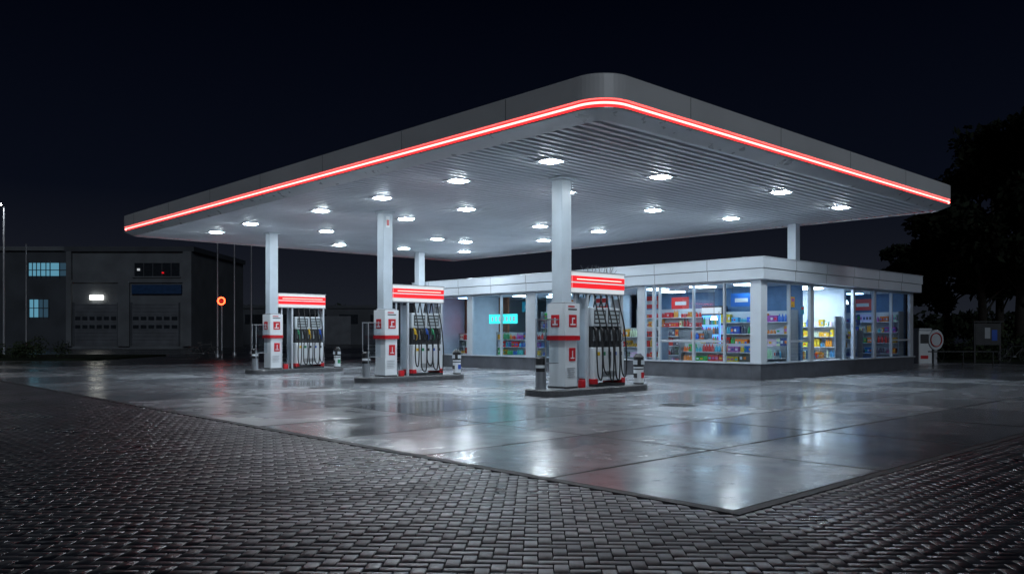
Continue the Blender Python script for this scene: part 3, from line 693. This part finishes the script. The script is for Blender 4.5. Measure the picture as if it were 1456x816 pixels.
def tree(l,d,h,seed,name='deciduous_tree',mk='leafd'):
    r=random.Random(seed); e=frame_obj(name,l,d); b=MB()
    top=(r.uniform(-.4,.4),r.uniform(-.4,.4),h*.8)
    tr=smooth([(0,0,-.05),(.1,0,h*.25),(r.uniform(-.3,.3),.1,h*.5),top],4); rs=[.28*(1-i/len(tr))*h/12+.03 for i in range(len(tr))]
    b.tube(tr,rs,'bark',8); cl=[]
    for i in range(22):
        z=h*r.uniform(.22,.8); a=r.uniform(0,6.283); R=h*.27*(1-.6*abs(z/h-.45)/.5)*r.uniform(.6,1.1)
        p0=Vector(tr[min(len(tr)-1,int(z/(h*.8)*len(tr)))]); p1=Vector((math.cos(a)*R,math.sin(a)*R,z+h*.12))
        mid=(p0+p1)/2+Vector((0,0,.3)); b.tube(smooth([p0,mid,p1],3),[.07,.065,.06,.05,.04,.03,.015],'bark',5)
        cl.append((p1.x,p1.y,p1.z,h*r.uniform(.07,.12))); cl.append((mid.x,mid.y,mid.z+.4,h*.06))
    cl.append((top[0],top[1],h*.9,h*.09))
    b.build('trunk',e)
    o=bpy.data.objects.new('crown',leaves_mesh('crown',cl,220,.2,mk,.85,seed)); scene.collection.objects.link(o); o.parent=e
for i,(px,d,h) in enumerate([(1345,52,9.5),(1395,46,11.5),(1450,43,13.5),(1530,44,13),(1290,60,8.0),(1420,58,14)]):
    tree((px-728)/1170*d,d,h,i+3)
def hedge(name,l0,l1,d,hz,step,size,seed,mk='leaf',dep=1.0):
    r=random.Random(seed); e=frame_obj(name,(l0+l1)/2,d); cl=[]; x=l0
    while x<l1:
        hh=hz*r.uniform(.6,1.1); 
        for q in range(2): cl.append((x-(l0+l1)/2+r.uniform(-.3,.3),r.uniform(-dep,dep),hh*r.uniform(.3,.65),hh*.5))
        x+=step
    o=bpy.data.objects.new('foliage',leaves_mesh(name,cl,160,size,mk,.9,seed)); scene.collection.objects.link(o); o.parent=e
hedge('hedge',-36,-24.5,44,1.1,.6,.07,4)
hedge('hedge',20.4,33,41,1.7,.7,.09,8,'leaf')
hedge('distant_tree_line',-60,85,125,5.0,2.0,.5,9,'leafd',2.5)
b=MB(); c0=[at(-60,41.5),at(-21,41.5),at(-21,50),at(-60,50)]; 
b.add([(x,y,.07) for x,y,z in c0]+[(x,y,-.03) for x,y,z in c0],[(0,1,2,3),(0,4,5,1),(1,5,6,2),(3,7,4,0)],'leafd'); b.build('grass_verge')
b=MB(); c0=[at(17,39.5),at(60,39.5),at(60,60),at(17,60)]
b.add([(x,y,.07) for x,y,z in c0]+[(x,y,-.03) for x,y,z in c0],[(0,1,2,3),(0,4,5,1),(1,5,6,2),(3,7,4,0)],'leafd'); b.build('grass_verge')

# ------------------------------------------------------------------ sky, added fill sun
w=bpy.data.worlds.new('World'); scene.world=w; w.use_nodes=True; t=w.node_tree; bg=t.nodes['Background']
tc=N(t,'ShaderNodeTexCoord'); sp=N(t,'ShaderNodeSeparateXYZ'); L(t,tc.outputs['Generated'],sp.inputs[0])
cr=N(t,'ShaderNodeValToRGB'); e0=cr.color_ramp.elements
e0[0].position=0.0; e0[0].color=(.013,.0155,.022,1); e0[1].position=.4; e0[1].color=(.0002,.0007,.003,1)
x=cr.color_ramp.elements.new(.16); x.color=(.0026,.0038,.0085,1); x=cr.color_ramp.elements.new(.08); x.color=(.0075,.009,.0145,1)
L(t,sp.outputs['Z'],cr.inputs['Fac']); L(t,cr.outputs['Color'],bg.inputs['Color']); bg.inputs['Strength'].default_value=1.0
sd=bpy.data.lights.new('fill_sun','SUN'); sd.energy=.42; sd.angle=math.radians(12); sd.color=(.8,.9,1)  # added fill light for canopy fascia and background, no visible source
so=bpy.data.objects.new('fill_sun',sd); scene.collection.objects.link(so)
dirv=Vector((.42,.87,-.45)).normalized(); so.rotation_euler=dirv.to_track_quat('-Z','Y').to_euler(); so.location=(-10,-20,15)

# ------------------------------------------------------------------ camera
cd=bpy.data.cameras.new('camera'); cam=bpy.data.objects.new('camera',cd); scene.collection.objects.link(cam)
cam.location=(0,0,H); cam.rotation_euler=(math.radians(90),0,RZ); cd.lens=36*1170/1456; cd.sensor_width=36; cd.sensor_fit='HORIZONTAL'; cd.shift_y=67/1456; cd.clip_end=2000; cd.clip_start=.05
scene.camera=cam
scene.view_settings.view_transform='Standard'; scene.view_settings.look='None'; scene.view_settings.exposure=0
